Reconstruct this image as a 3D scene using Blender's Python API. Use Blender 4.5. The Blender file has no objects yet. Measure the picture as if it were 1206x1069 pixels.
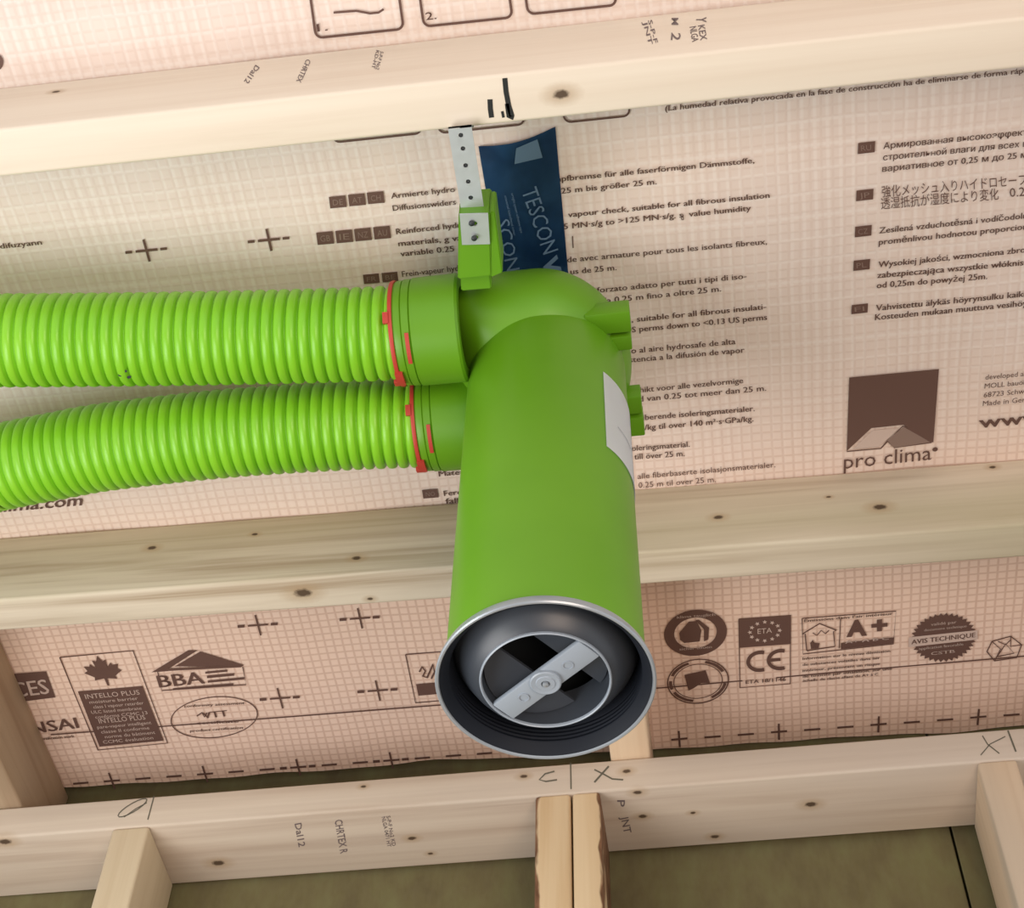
import bpy, bmesh, math, random
import numpy as np
from mathutils import Vector, Matrix
from mathutils.geometry import tessellate_polygon
random.seed(4)
D = bpy.data; C = bpy.context.scene.collection
# ------------------------------------------------------------------ camera
F_PX, CX, CY = 1873.0, 603.0, 534.5          # focal length and centre for a 1206 x 1069 frame
def _n(v): return v / np.linalg.norm(v)
def _ray(x, y): return np.array([x-CX, -(y-CY), -F_PX])
_up = _n(_ray(650, -870)); _fw = _ray(948, 3044); _fw = _n(_fw - _up*_fw.dot(_up)); _rt = np.cross(_fw, _up)
_W = np.array([_rt, _fw, _up])
YAW = 0.018
_W = np.array([[math.cos(YAW), -math.sin(YAW), 0], [math.sin(YAW), math.cos(YAW), 0], [0, 0, 1]]) @ _W
cam = D.objects.new('camera', D.cameras.new('camera')); C.objects.link(cam)
cam.data.sensor_width = 36; cam.data.sensor_fit = 'HORIZONTAL'; cam.data.lens = F_PX/1206*36; cam.data.clip_start = 0.02
cam.matrix_world = Matrix([list(r) for r in _W]).to_4x4()
bpy.context.scene.camera = cam
# ------------------------------------------------------------------ light and exposure
sc = bpy.context.scene
sc.view_settings.view_transform = 'Standard'; sc.view_settings.look = 'None'
sc.view_settings.exposure = 0.07; sc.view_settings.gamma = 1.0; sc.view_settings.use_curve_mapping = False
w = D.worlds.new('world'); sc.world = w; w.use_nodes = True
w.node_tree.nodes['Background'].inputs[0].default_value = (0.93, 0.96, 1.0, 1)
w.node_tree.nodes['Background'].inputs[1].default_value = 0.88
def area(name, loc, target, sx, sy, power, col):
    l = D.lights.new(name, 'AREA'); l.shape = 'RECTANGLE'; l.size = sx; l.size_y = sy; l.energy = power; l.color = col
    o = D.objects.new(name, l); C.objects.link(o); o.location = loc
    o.rotation_euler = (Vector(target)-Vector(loc)).to_track_quat('-Z', 'Y').to_euler()
    return o
area('key_light', (-0.75, 0.55, 0.15), (-0.15, 0.70, 1.05), 0.6, 0.6, 7, (1.0, 0.98, 0.95))  # added key light, unseen at lower left, brightens the joist undersides
area('warm_fill_light', (0.5, -0.5, -0.4), (0.05, 1.0, 1.1), 0.8, 0.8, 15, (1.0, 0.78, 0.62))  # added warm fill, unseen, aimed at the film near the wall

# ------------------------------------------------------------------ measuring: pixel of the photo -> point on a real plane
def dray(x, y): return _W @ _ray(x, y)
def onz(x, y, z): d = dray(x, y); return d*z/d[2]
def ony(x, y, Y): d = dray(x, y); return d*Y/d[1]
def onx(x, y, X): d = dray(x, y); return d*X/d[0]

# ------------------------------------------------------------------ node helpers
def mat(name, col=(.8,.8,.8), rough=.5, metal=0.0, spec=.5):
    m = D.materials.new(name); m.use_nodes = True
    b = m.node_tree.nodes['Principled BSDF']
    b.inputs['Base Color'].default_value = (*col, 1); b.inputs['Roughness'].default_value = rough
    b.inputs['Metallic'].default_value = metal; b.inputs['Specular IOR Level'].default_value = spec
    return m
class NT:
    def __init__(s, m): s.t = m.node_tree; s.b = s.t.nodes['Principled BSDF']
    def new(s, k, **kw):
        n = s.t.nodes.new(k)
        for a, v in kw.items(): setattr(n, a, v)
        return n
    def put(s, sock, v):
        if hasattr(v, 'is_output') or isinstance(v, bpy.types.NodeSocket): s.t.links.new(v, sock)
        else: sock.default_value = v
    def math(s, op, a, b=0.0, c=0.0, clamp=False):
        n = s.new('ShaderNodeMath', operation=op); n.use_clamp = clamp
        s.put(n.inputs[0], a); s.put(n.inputs[1], b); s.put(n.inputs[2], c); return n.outputs[0]
    def coord(s): return s.new('ShaderNodeTexCoord').outputs['Object']
    def vmul(s, v, k):
        n = s.new('ShaderNodeVectorMath', operation='MULTIPLY'); s.put(n.inputs[0], v); n.inputs[1].default_value = k; return n.outputs[0]
    def noise(s, v, scale=5, detail=3, rough=.5, dist=0):
        n = s.new('ShaderNodeTexNoise'); s.put(n.inputs['Vector'], v); n.inputs['Scale'].default_value = scale
        n.inputs['Detail'].default_value = detail; n.inputs['Roughness'].default_value = rough; n.inputs['Distortion'].default_value = dist
        return n.outputs['Fac']
    def ramp(s, f, stops):
        n = s.new('ShaderNodeValToRGB'); s.put(n.inputs[0], f); e = n.color_ramp.elements
        while len(e) < len(stops): e.new(.5)
        for q, (p, c) in zip(e, stops): q.position = p; q.color = (*c, 1) if len(c) == 3 else c
        return n.outputs[0]
    def mix(s, f, a, b):
        n = s.new('ShaderNodeMix', data_type='RGBA'); s.put(n.inputs[0], f)
        s.put(n.inputs[6], (*a, 1) if isinstance(a, tuple) else a); s.put(n.inputs[7], (*b, 1) if isinstance(b, tuple) else b)
        return n.outputs[2]
    def bump(s, h, strength=.2, dist=.001):
        n = s.new('ShaderNodeBump'); n.inputs['Strength'].default_value = strength; n.inputs['Distance'].default_value = dist
        s.put(n.inputs['Height'], h); s.t.links.new(n.outputs[0], s.b.inputs['Normal'])

def wood(name, light, dark, axis=0, seed=0.0, knots=(), contrast=1.0, patch=None):
    """spruce: long grain along the local axis; knots are (x, y, z, radius) in object space"""
    m = mat(name, light, .62, spec=.25); n = NT(m); co = n.coord()
    k = [26.0, 26.0, 26.0]; k[axis] = .9
    mp = n.new('ShaderNodeMapping'); n.put(mp.inputs['Vector'], n.vmul(co, tuple(k))); mp.inputs['Location'].default_value = (seed, seed*1.7, seed*.6)
    g = n.noise(mp.outputs[0], 2.2, 4, .55, .5)
    k2 = [150.0]*3; k2[axis] = 4.0
    g2 = n.noise(n.vmul(co, tuple(k2)), 1.5, 2, .5)
    lo = .5-.2/contrast; hi = .5+.24/contrast
    c = n.ramp(g, [(lo, light), (.52, tuple((a*.66+b*.34) for a, b in zip(light, dark))), (hi, dark)])
    c = n.mix(n.math('MULTIPLY', g2, .22), c, dark)
    if patch:                                    # a broad stain of another wood tone
        k3 = [7.0]*3; k3[axis] = 1.2
        p = n.ramp(n.noise(n.vmul(co, tuple(k3)), 1.3, 2), [(.42, (0,0,0)), (.62, (1,1,1))])
        c = n.mix(n.math('MULTIPLY', p, .6), c, patch)
    for (x, y, z, r) in knots:
        s = n.new('ShaderNodeVectorMath', operation='SUBTRACT'); n.put(s.inputs[0], co); s.inputs[1].default_value = (x, y, z)
        st = [1.0]*3; st[axis] = .6
        l = n.new('ShaderNodeVectorMath', operation='LENGTH'); n.put(l.inputs[0], n.vmul(s.outputs[0], tuple(st)))
        d = n.math('ADD', l.outputs['Value'], n.math('MULTIPLY', n.math('SUBTRACT', n.noise(co, 300, 2), .5), r*.5))
        halo = n.new('ShaderNodeMapRange'); n.put(halo.inputs[0], d); halo.inputs[1].default_value = r*2.6; halo.inputs[2].default_value = r
        c = n.mix(n.math('MULTIPLY', halo.outputs[0], .45), c, (.40, .26, .13))
        core = n.new('ShaderNodeMapRange'); n.put(core.inputs[0], d); core.inputs[1].default_value = r; core.inputs[2].default_value = r*.55
        c = n.mix(n.math('MULTIPLY', core.outputs[0], .9), c, (.055, .030, .016))
    n.put(n.b.inputs['Base Color'], c); n.bump(g2, .25, .0006)
    return m

# ------------------------------------------------------------------ object helpers
def link(name, me, m=None, parent=None):
    o = D.objects.new(name, me); C.objects.link(o)
    if m is not None and me is not None:
        for q in (m if isinstance(m, (list, tuple)) else [m]): me.materials.append(q)
    if parent is not None: o.parent = parent
    return o
def obj(name, bm, m, parent=None, smooth=False):
    me = D.meshes.new(name); bmesh.ops.recalc_face_normals(bm, faces=bm.faces); bm.to_mesh(me); bm.free()
    if smooth:
        for p in me.polygons: p.use_smooth = True
        me.set_sharp_from_angle(angle=math.radians(38))
    return link(name, me, m, parent)
def empty(name, loc, rz=0):
    o = D.objects.new(name, None); C.objects.link(o); o.location = loc; o.rotation_euler.z = rz; o.empty_display_size = .05; return o
def tag(o, label, cat, group=None):
    o['label'] = label; o['category'] = cat
    if group: o['group'] = group
    return o
def box(bm, lo, hi, bev=0.0, seg=2):
    r = bmesh.ops.create_cube(bm, size=1); vs = r['verts']
    for v in vs: v.co = Vector([(lo[i]+hi[i])/2 + v.co[i]*(hi[i]-lo[i]) for i in range(3)])
    if bev: bmesh.ops.bevel(bm, geom=list({e for v in vs for e in v.link_edges}), offset=bev, segments=seg, affect='EDGES', profile=.5)
    return bm
def lathe(bm, prof, cx, cy, seg=96, close=False, axis='z', z0=0.0):
    """prof: (radius, height) pairs turned about a vertical (or x) axis"""
    rings = []
    for r, h in prof:
        ring = []
        for i in range(seg):
            a = 2*math.pi*i/seg
            if axis == 'z': ring.append(bm.verts.new((cx+r*math.cos(a), cy+r*math.sin(a), h)))
            else: ring.append(bm.verts.new((h, cx+r*math.cos(a), cy+r*math.sin(a))))
        rings.append(ring)
    if close: rings.append(rings[0])
    for a, b in zip(rings, rings[1:]):
        for i in range(seg):
            bm.faces.new((a[i], a[(i+1) % seg], b[(i+1) % seg], b[i]))
    return bm

# ------------------------------------------------------------------ levels (metres above the camera)
Z_PLATE, Z_JOIST = 1.0, 1.038
def smooth(t): t = min(1, max(0, t)); return t*t*(3-2*t)
def zmem(x, y):
    z = 1.115 + .012*smooth((y-.48)/.35) if y < .93 else 1.127
    z += .0011*math.sin(x*17+y*5)*math.sin(y*21+1) + .0007*math.sin(x*41+2*math.sin(y*13))
    return z
def onmem(x, y):
    z = 1.12
    for _ in range(5): p = onz(x, y, z); z = zmem(p[0], p[1])
    return p

# ------------------------------------------------------------------ materials
SPRUCE, SPRUCE_D = (.76, .64, .47), (.56, .42, .27)
M = {}
M['duct'] = mat('lime_duct_plastic', (.27, .66, .035), .36)
M['green'] = mat('green_moulded_plastic', (.15, .41, .010), .42)
M['red'] = mat('red_rubber', (.50, .045, .03), .5)
M['zinc'] = mat('galvanised_steel', (.58, .63, .66), .32, .5)
M['grey'] = mat('dark_grey_plastic', (.010, .013, .020), .6, spec=.2)
M['grey_mid'] = mat('mid_grey_plastic', (.048, .057, .072), .38)
M['rimmetal'] = mat('bright_rim_plastic', (.34, .38, .42), .28, .3)
M['bar'] = mat('light_grey_plastic', (.31, .36, .42), .36)
M['black'] = mat('shade_black', (.012, .016, .02), .7)
M['label'] = mat('white_paper_sticker', (.88, .90, .93), .5)
M['label_print'] = mat('grey_sticker_print', (.50, .53, .56), .6)
M['hole'] = mat('screw_and_hole_shade_black', (.02, .025, .03), .5)
M['ink'] = mat('brown_print_ink', (.135, .075, .060), .6, spec=.3)
M['light_ink'] = mat('bare_film_in_print', (.60, .47, .41), .6, spec=.3)
M['marker'] = mat('black_marker', (.012, .014, .014), .6)
M['pencil'] = mat('pencil_line', (.13, .12, .09), .6)
M['stamp'] = mat('grey_grade_stamp', (.17, .13, .13), .7)
M['tape_print'] = mat('pale_blue_print', (.11, .185, .30), .5)
def _green_noise(m, lo, hi, sc_):
    n = NT(m); f = n.noise(n.coord(), sc_, 3)
    n.put(n.b.inputs['Base Color'], n.mix(n.ramp(f, [(.3, (0,0,0)), (.7, (1,1,1))]), lo, hi))
_green_noise(M['green'], (.110, .300, .005), (.130, .335, .008), 9)
_green_noise(M['duct'], (.20, .54, .016), (.25, .60, .025), 14)
def metal_noise(m):
    n = NT(m); f = n.noise(n.coord(), 180, 3); n.put(n.b.inputs['Roughness'], n.math('MULTIPLY_ADD', f, .3, .25))
metal_noise(M['zinc'])
def make_membrane_mat():
    m = mat('pink_woven_membrane', (.6, .5, .45), .5, spec=.35); n = NT(m); co = n.coord()
    sep = n.new('ShaderNodeSeparateXYZ'); n.put(sep.inputs[0], co)
    wob = n.math('MULTIPLY', n.noise(co, 9, 2), .004)
    def lines(s, pitch, width):
        q = n.math('ADD', s, wob); f = n.math('FRACT', n.math('MULTIPLY', q, 1/pitch))
        d = n.math('ABSOLUTE', n.math('SUBTRACT', f, .5))
        r = n.new('ShaderNodeMapRange'); n.put(r.inputs[0], d); r.inputs[1].default_value = width; r.inputs[2].default_value = width*.35; return r.outputs[0]
    lx, ly = lines(sep.outputs[0], .0088, .17), lines(sep.outputs[1], .0088, .17)
    thread = n.math('MAXIMUM', lx, ly)
    wx, wy = lines(sep.outputs[0], .0097, .2), lines(sep.outputs[1], .0205, .10)
    white = n.math('MAXIMUM', wx, wy)
    big = n.ramp(n.noise(co, 3.0, 2), [(.35, (0,0,0)), (.65, (1,1,1))])
    base = n.mix(big, (.77, .665, .615), (.81, .685, .61))
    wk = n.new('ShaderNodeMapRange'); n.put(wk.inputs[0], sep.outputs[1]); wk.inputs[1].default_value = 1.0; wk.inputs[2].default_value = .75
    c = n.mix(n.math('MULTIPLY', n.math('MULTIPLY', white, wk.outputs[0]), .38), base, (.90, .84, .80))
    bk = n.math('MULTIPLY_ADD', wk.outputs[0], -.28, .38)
    c = n.mix(n.math('MULTIPLY_ADD', wk.outputs[0], -.75, .75), c, (.88, .65, .52))  # warm backlit tone towards the wall, put into the film colour
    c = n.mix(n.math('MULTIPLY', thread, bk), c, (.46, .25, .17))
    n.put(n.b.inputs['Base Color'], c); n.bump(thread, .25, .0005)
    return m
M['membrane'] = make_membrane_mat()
def make_osb():
    m = mat('olive_board', (.25, .23, .12), .85, spec=.1); n = NT(m); co = n.coord()
    f = n.noise(n.vmul(co, (26, 26, 14)), 1.0, 4, .6); g = n.noise(n.vmul(co, (1, 1, .35)), 160, 2)
    c = n.ramp(f, [(.3, (.115, .090, .045)), (.5, (.145, .122, .056)), (.7, (.165, .155, .068))])
    c = n.mix(n.math('MULTIPLY', g, .35), c, (.21, .185, .11)); n.put(n.b.inputs['Base Color'], c); n.bump(g, .4, .001)
    return m
M['osb'] = make_osb()
def make_tape():
    m = mat('dark_blue_tape_film', (.02, .06, .16), .33); n = NT(m); f = n.noise(n.coord(), 22, 3, .5, .6)
    n.put(n.b.inputs['Base Color'], n.ramp(f, [(.35, (.012, .048, .135)), (.65, (.030, .100, .235))])); n.bump(f, .3, .002)
    return m
M['tape'] = make_tape()

# ------------------------------------------------------------------ the setting
wall = empty('wall_back', (0, 1.236, 1.0)); wall['kind'] = 'structure'
seam = ony(1130, 1022, 1.242)[0]
for x0, x1 in ((-1.55, -1.55+.0), (-1.45, seam-.0012), (seam+.0012, 1.1)):
    if x1-x0 < .1: continue
    b = bmesh.new(); box(b, (x0, 0, -2.45), (x1, .012, .20), .0008, 1); obj('sheathing_panel', b, M['osb'], wall)
b = bmesh.new(); box(b, (-1.45, .0125, -2.45), (1.1, .02, .2)); obj('seam_dark_backing', b, M['black'], wall)  # black sheet added so the panel seam stays dark
b = bmesh.new(); box(b, (-2.4, -2.2, -1.5), (2.4, 1.236, -1.482)); fl = obj('floor', b, wood('plywood_floor', (.14, .125, .105), (.10, .085, .07), 0, 3.1)); fl['kind'] = 'structure'
b = bmesh.new(); box(b, (-1.5, -.5, 1.2), (1.15, 1.25, 1.215)); dk = obj('light_block_deck', b, M['osb']); dk['kind'] = 'structure'  # unseen deck, added to keep sky light off the wall top
b = bmesh.new()
nx, ny = 150, 110; X0, X1, Y0, Y1 = -1.45, 1.1, -.35, 1.222
def mv(i, j):
    x = X0+(X1-X0)*i/nx; ye = Y1+.010*smooth((x+.35)/.6)+.0012*math.sin(x*31)+.0008*math.sin(x*77)
    y = Y0+(ye-Y0)*j/ny; return b.verts.new((x, y, zmem(x, y)))
g = [[mv(i, j) for i in range(nx+1)] for j in range(ny+1)]
gt = [[b.verts.new(v.co+Vector((0, 0, .0006))) for v in r] for r in g]
for j in range(ny):
    for i in range(nx):
        b.faces.new((g[j][i], g[j+1][i], g[j+1][i+1], g[j][i+1])); b.faces.new((gt[j][i], gt[j][i+1], gt[j+1][i+1], gt[j+1][i]))
for i in range(nx):
    b.faces.new((g[0][i], g[0][i+1], gt[0][i+1], gt[0][i])); b.faces.new((g[ny][i+1], g[ny][i], gt[ny][i], gt[ny][i+1]))
for j in range(ny):
    b.faces.new((g[j+1][0], g[j][0], gt[j][0], gt[j+1][0])); b.faces.new((g[j][nx], g[j+1][nx], gt[j+1][nx], gt[j][nx]))
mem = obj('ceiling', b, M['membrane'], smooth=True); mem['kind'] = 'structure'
mem['label'] = 'pinkish grid-reinforced vapour membrane stretched above the joists, covered in brown print'

# ------------------------------------------------------------------ lumber
def board_x(name, pL, pR, zb, depth, width, xs, m, label, cat, group=None, front=True):
    """board running left-right; pL, pR = two points of its near lower edge"""
    a = math.atan2(pR[1]-pL[1], pR[0]-pL[0]); o_ = Vector((pL[0], pL[1], zb)); ca = math.cos(a)
    b = bmesh.new(); box(b, ((xs[0]-pL[0])/ca, 0, 0), ((xs[1]-pL[0])/ca, width, depth), .0028, 3)
    o = obj(name, b, m, smooth=True); o.location = o_; o.rotation_euler.z = a; tag(o, label, cat, group)
    return o, a
def local(p, pL, a):
    dx, dy = p[0]-pL[0], p[1]-pL[1]
    return (dx*math.cos(a)+dy*math.sin(a), -dx*math.sin(a)+dy*math.cos(a), p[2])
def knots_on(lst, pL, pR, zb, depthplane=None):
    a = math.atan2(pR[1]-pL[1], pR[0]-pL[0]); out = []
    for (px, py, r, face) in lst:
        if face == 'under': p = onz(px, py, zb)
        else:
            Y = pL[1]
            for _ in range(4): p = ony(px, py, Y); Y = pL[1]+(p[0]-pL[0])*math.tan(a)
        q = local(p, pL, a); out.append((q[0], q[1], p[2]-zb, r))
    return out
J1L, J1R = onz(0, 152, Z_JOIST), onz(1206, 20, Z_JOIST)
J2L, J2R = onz(0, 706, Z_JOIST), onz(1206, 617, Z_JOIST)
PL, PR = onz(0, 986, Z_PLATE), onz(1140, 898, Z_PLATE)
k1 = knots_on([(661, 111, .0040, 'under'), (66, 108, .0022, 'front')], J1L, J1R, Z_JOIST)
k2 = knots_on([(179, 645, .003, 'front'), (420, 657, .003, 'front'), (300, 629, .002, 'front'), (357, 698, .0055, 'under'), (436, 705, .002, 'under'),
               (846, 609, .003, 'front'), (1036, 597, .0042, 'front'), (976, 585, .0015, 'front'), (1169, 550, .0022, 'front')], J2L, J2R, Z_JOIST)
k3 = knots_on([(617, 914, .0026, 'front'), (738, 908, .0028, 'front'), (428, 926, .002, 'front'), (751, 933, .003, 'under'), (757, 961, .003, 'under'), (816, 957, .002, 'under'),
               (842, 985, .003, 'under'), (6, 991, .0045, 'under'), (257, 1016, .0045, 'under'), (485, 987, .003, 'under'), (955, 947, .004, 'under'), (507, 1005, .002, 'under')], PL, PR, Z_PLATE)
joist1, A1 = board_x('ceiling_joist', J1L, J1R, Z_JOIST, .0765, .037, (-1.4, 1.05), wood('spruce_joist_near', (.85,.77,.65), (.72,.61,.49), 0, 1.3, k1, .8),
    'pale spruce joist nearest the top of the photo, with black marker strokes on its underside', 'joist', 'ceiling joists')
joist2, A2 = board_x('ceiling_joist', J2L, J2R, Z_JOIST, .088, .037, (-1.4, 1.05), wood('spruce_joist_middle', (.74,.66,.53), (.42,.33,.23), 0, 7.7, k2, 1.3, (.46,.42,.27)),
    'knotty greenish spruce joist crossing behind the round green outlet pipe', 'joist', 'ceiling joists')
plate, A3 = board_x('top_plate', PL, PR, Z_PLATE, .0375, .089, (-1.4, 1.05), wood('spruce_plate', (.70,.60,.49), (.52,.41,.32), 0, 4.2, k3, 1.1, (.56,.48,.41)),
    'long spruce top plate with pencilled layout marks, resting on the wall studs', 'plate')
def pl_y(x): return PL[1]+(x-PL[0])*math.tan(A3)
def stud(pxl, pxr, label, group, m, rough=None):
    xl = onz(*pxl, Z_PLATE)[0]; xr = onz(*pxr, Z_PLATE)[0]; y = pl_y((xl+xr)/2)
    o = empty('wall_stud', (0, 0, 0)); D.objects.remove(o)
    b = bmesh.new(); h = 2.48
    box(b, (0, 0, -h), (xr-xl, .089, 0), .003, 3)
    o = obj('wall_stud', b, m, smooth=True); o.location = (xl, y, Z_PLATE); o.rotation_euler.z = A3
    tag(o, label, 'stud', group); return o
st1 = stud((132, 975), (176, 973), 'single spruce stud under the left end of the plate', 'wall studs', wood('spruce_stud_left', (.74,.62,.45), (.60,.47,.31), 2, 9.1, (), .7))
def bark_wood(nm, seed, side, wdt, kn=()):
    m = wood(nm, (.76,.60,.40), (.60,.41,.22), 2, seed, kn, 1.0); n = NT(m); co = n.coord()
    sep = n.new('ShaderNodeSeparateXYZ'); n.put(sep.inputs[0], co)
    w1 = n.math('MULTIPLY', n.math('SUBTRACT', n.noise(n.vmul(co, (1, 1, .5)), 40, 3), .5), .016)
    w1 = n.math('ADD', w1, n.math('MULTIPLY', n.math('SUBTRACT', n.noise(n.vmul(co, (1, 1, .6)), 9, 1), .5), .02))
    s = sep.outputs[0]
    e = n.math('ADD', (n.math('SUBTRACT', wdt, s) if side > 0 else s), w1)
    r = n.new('ShaderNodeMapRange'); n.put(r.inputs[0], e); r.inputs[1].default_value = .0052; r.inputs[2].default_value = .0035
    old = n.b.inputs['Base Color'].links[0].from_socket
    bark = n.ramp(n.noise(n.vmul(co, (1, 1, .3)), 120, 3), [(.35, (.11, .05, .025)), (.65, (.30, .16, .09))])
    n.put(n.b.inputs['Base Color'], n.mix(r.outputs[0], old, bark)); return m
st2 = stud((630, 935), (671, 931), 'left one of the doubled middle studs, bark along its outer edge', 'wall studs', bark_wood('waney_spruce_left', 2.0, -1, .035))
st3 = stud((673.5, 931), (706, 928.5), 'right one of the doubled middle studs, brown bark along its right edge', 'wall studs', bark_wood('waney_spruce_right', 6.0, 1, .028))
st4 = stud((1151, 898), (1197, 894), 'spruce stud with a grey-blue streak under the right end of the plate', 'wall studs', wood('spruce_stud_right', (.74,.58,.42), (.58,.42,.28), 2, 5.5, (), 1.1, (.44,.40,.34)))
# small square end block between the plates at the far right
# blocking boards running towards the wall
def blocking(pxr, pyr, label, m, z=Z_JOIST, wd=.038):
    xr = onz(pxr, pyr, z)[0]; y0 = J2L[1]+(xr-J2L[0])*math.tan(A2)+.0385
    b = bmesh.new(); box(b, (-wd, 0, 0), (0, 1.2345-y0, .088), .0028, 3)
    o = obj('blocking', b, m, smooth=True); o.location = (xr, y0, z+.0002); tag(o, label, 'blocking', 'blocking between joist and wall'); return o
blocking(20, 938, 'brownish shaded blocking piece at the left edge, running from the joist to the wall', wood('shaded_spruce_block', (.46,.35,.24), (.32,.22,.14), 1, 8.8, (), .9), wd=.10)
blocking(765, 880, 'pale blocking piece mostly hidden behind the round outlet of the pipe', wood('pale_spruce_block', (.80,.64,.46), (.68,.50,.34), 1, 3.3, (), .7))

# ------------------------------------------------------------------ print and pen marks
def polys(name, plist, m, parent, mapper, inv=None):
    """plist: list of polygons, each a list of pixel points; mapper(px,py,off) -> world"""
    b = bmesh.new()
    for pl in plist:
        vs = [b.verts.new(mapper(*p)) for p in pl]
        for t in tessellate_polygon([[Vector((p[0], p[1], 0)) for p in pl]]):
            try: b.faces.new([vs[k] for k in t])
            except ValueError: pass
    bmesh.ops.recalc_face_normals(b, faces=b.faces)
    me = D.meshes.new(name); b.to_mesh(me); b.free()
    o = link(name, me, m, parent)
    if parent is not None:
        bpy.context.view_layer.update(); me.transform(parent.matrix_world.inverted())
    return o
def memmap(off):
    def f(x, y): p = onmem(x, y); return Vector((p[0], p[1], zmem(p[0], p[1])-.0013-off))
    return f
def face_under(z, off=.0003):
    def f(x, y): p = onz(x, y, z-off); return Vector(p)
    return f
def face_front(pL, a, off=.0003):
    def f(x, y):
        Y = pL[1]
        for _ in range(5): p = ony(x, y, Y); Y = pL[1]+(p[0]-pL[0])*math.tan(a)-off
        return Vector(p)
    return f
def stroke(pts, wpx, taper=False):
    """pixel polyline -> list of quads of that pixel width"""
    out = []; P = [Vector(p) for p in pts]; L = []; R = []
    for i, p in enumerate(P):
        d = (P[min(i+1, len(P)-1)]-P[max(i-1, 0)]).normalized(); q = Vector((-d.y, d.x))*wpx/2
        if taper and i in (0, len(P)-1): q *= .4
        L.append(p+q); R.append(p-q)
    for i in range(len(P)-1): out.append([tuple(L[i]), tuple(L[i+1]), tuple(R[i+1]), tuple(R[i])])
    return out
def ell(cx, cy, rx, ry, n=48, tilt=-.09, a0=0, a1=2*math.pi):
    return [(cx+rx*math.cos(a), cy+ry*math.sin(a)+tilt*rx*math.cos(a)) for a in [a0+(a1-a0)*i/n for i in range(n+1)]]
def ring(cx, cy, ro, ri, n=48, tilt=-.09):
    o = ell(cx, cy, ro[0], ro[1], n, tilt); i_ = ell(cx, cy, ri[0], ri[1], n, tilt)
    return [[o[k], o[k+1], i_[k+1], i_[k]] for k in range(n)]
def text_mesh(s, bold=0.0):
    cu = D.curves.new('t', 'FONT'); s = s.replace('ф', 'φ')
    cu.body = s.replace('н', 'h')
    for i_, ch in enumerate(s):
        if ch == 'н': cu.body_format[i_].use_small_caps = True
    cu.small_caps_scale = .72; cu.resolution_u = 2; cu.offset = bold*8; cu.size = 8.0
    o = D.objects.new('t', cu); C.objects.link(o); bpy.context.view_layer.update()
    me = D.meshes.new_from_object(o.evaluated_get(bpy.context.evaluated_depsgraph_get()))
    v = [x.co/8 for x in me.vertices]; f = [tuple(p.vertices) for p in me.polygons]
    D.objects.remove(o); D.curves.remove(cu); D.meshes.remove(me); return v, f
def texts(name, rows, m, parent, mapper, bold=.012):
    """rows: (string, (x0,y0), (x1,y1), cap height in px, lean in px per px of height); letters laid on the surface"""
    b = bmesh.new()
    for row in rows:
        s, p0, p1, h = row[:4]; lean = row[4] if len(row) > 4 else 0.0
        v, f = text_mesh(s, bold if bold >= .04 else 0.0)
        if not v: continue
        x0 = min(q.x for q in v); x1 = max(q.x for q in v)
        if .04 > bold > .005:
            n0 = len(v); v = v + [Vector((q.x+min(.036, bold*2.4), q.y, q.z)) for q in v]; f = f + [tuple(k+n0 for k in t) for t in f]
        p0, p1 = Vector(p0), Vector(p1)
        hv = Vector((lean, -1))*h/.70
        nv = [b.verts.new(mapper(*(p0+(p1-p0)*((q.x-x0)/(x1-x0))+hv*q.y))) for q in v]
        for t in f:
            try: b.faces.new([nv[k] for k in t])
            except ValueError: pass
    me = D.meshes.new(name); b.to_mesh(me); b.free()
    o = link(name, me, m, parent)
    if parent is not None:
        bpy.context.view_layer.update(); me.transform(parent.matrix_world.inverted())
    return o
def lean_at(x, y): return -(948-x)/(3044-y)      # towards the far vanishing point
def rows(lst, h):
    return [(s, p0, p1, h, lean_at((p0[0]+p1[0])/2, p0[1])) for s, p0, p1 in lst]
mm = memmap(0); mm2 = memmap(.0003)
H = 6.6
texts('printed_text', rows([
 ('Armierte hydro', (461, 233), (536, 225)), ('Diffusionswiders', (463, 247.5), (537, 240))], H), M['ink'], mem, mm)
texts('printed_text', rows([
 ('Reinforced hydr', (467, 275), (543, 267)), ('materials, g val', (469.5, 289), (546, 282)), ('variable 0.25', (472, 301), (535, 295))], H), M['ink'], mem, mm, .022)
texts('printed_text', rows([('Frein-vapeur hydrosafe', (474, 325), (565, 315)), ('résistance variable', (478, 339), (560, 330))], H), M['ink'], mem, mm)
texts('printed_text', rows([('mpfbremse für alle faserförmigen Dämmstoffe,', (652, 213.5), (888, 191)), ('0,25 m bis größer 25 m.', (652, 228), (773, 216))], H), M['ink'], mem, mm, .022)
texts('printed_text', rows([('vapour check, suitable for all fibrous insulation', (669, 255), (906, 232)), ('5 MN·s/g to >125 MN·s/g. s  value humidity', (664, 269), (884, 247)), ('d', (802, 258.5), (805, 258))], H), M['ink'], mem, mm, .022)
texts('printed_text', rows([('de avec armature pour tous les isolants fibreux,', (668, 308), (903, 286.5)), ('us de 25 m.', (672, 322), (726, 317))], H), M['ink'], mem, mm)
texts('printed_text', rows([('rinforzato adatto per tutti i tipi di iso-', (690, 345), (879, 327)), ('sd da 0,25 m fino a oltre 25 m.', (694, 358), (849, 342))], H), M['ink'], mem, mm)
texts('printed_text', rows([('k, suitable for all fibrous insulati-', (738, 379), (902, 363)), ('8 US perms down to <0.13 US perms', (727, 392), (903, 375.5))], H), M['ink'], mem, mm, .022)
texts('printed_text', rows([('so al aire hydrosafe de alta', (739, 415.5), (866, 404)), ('istencia a la difusión de vapor', (739, 426), (876.5, 414))], H), M['ink'], mem, mm)
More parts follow.
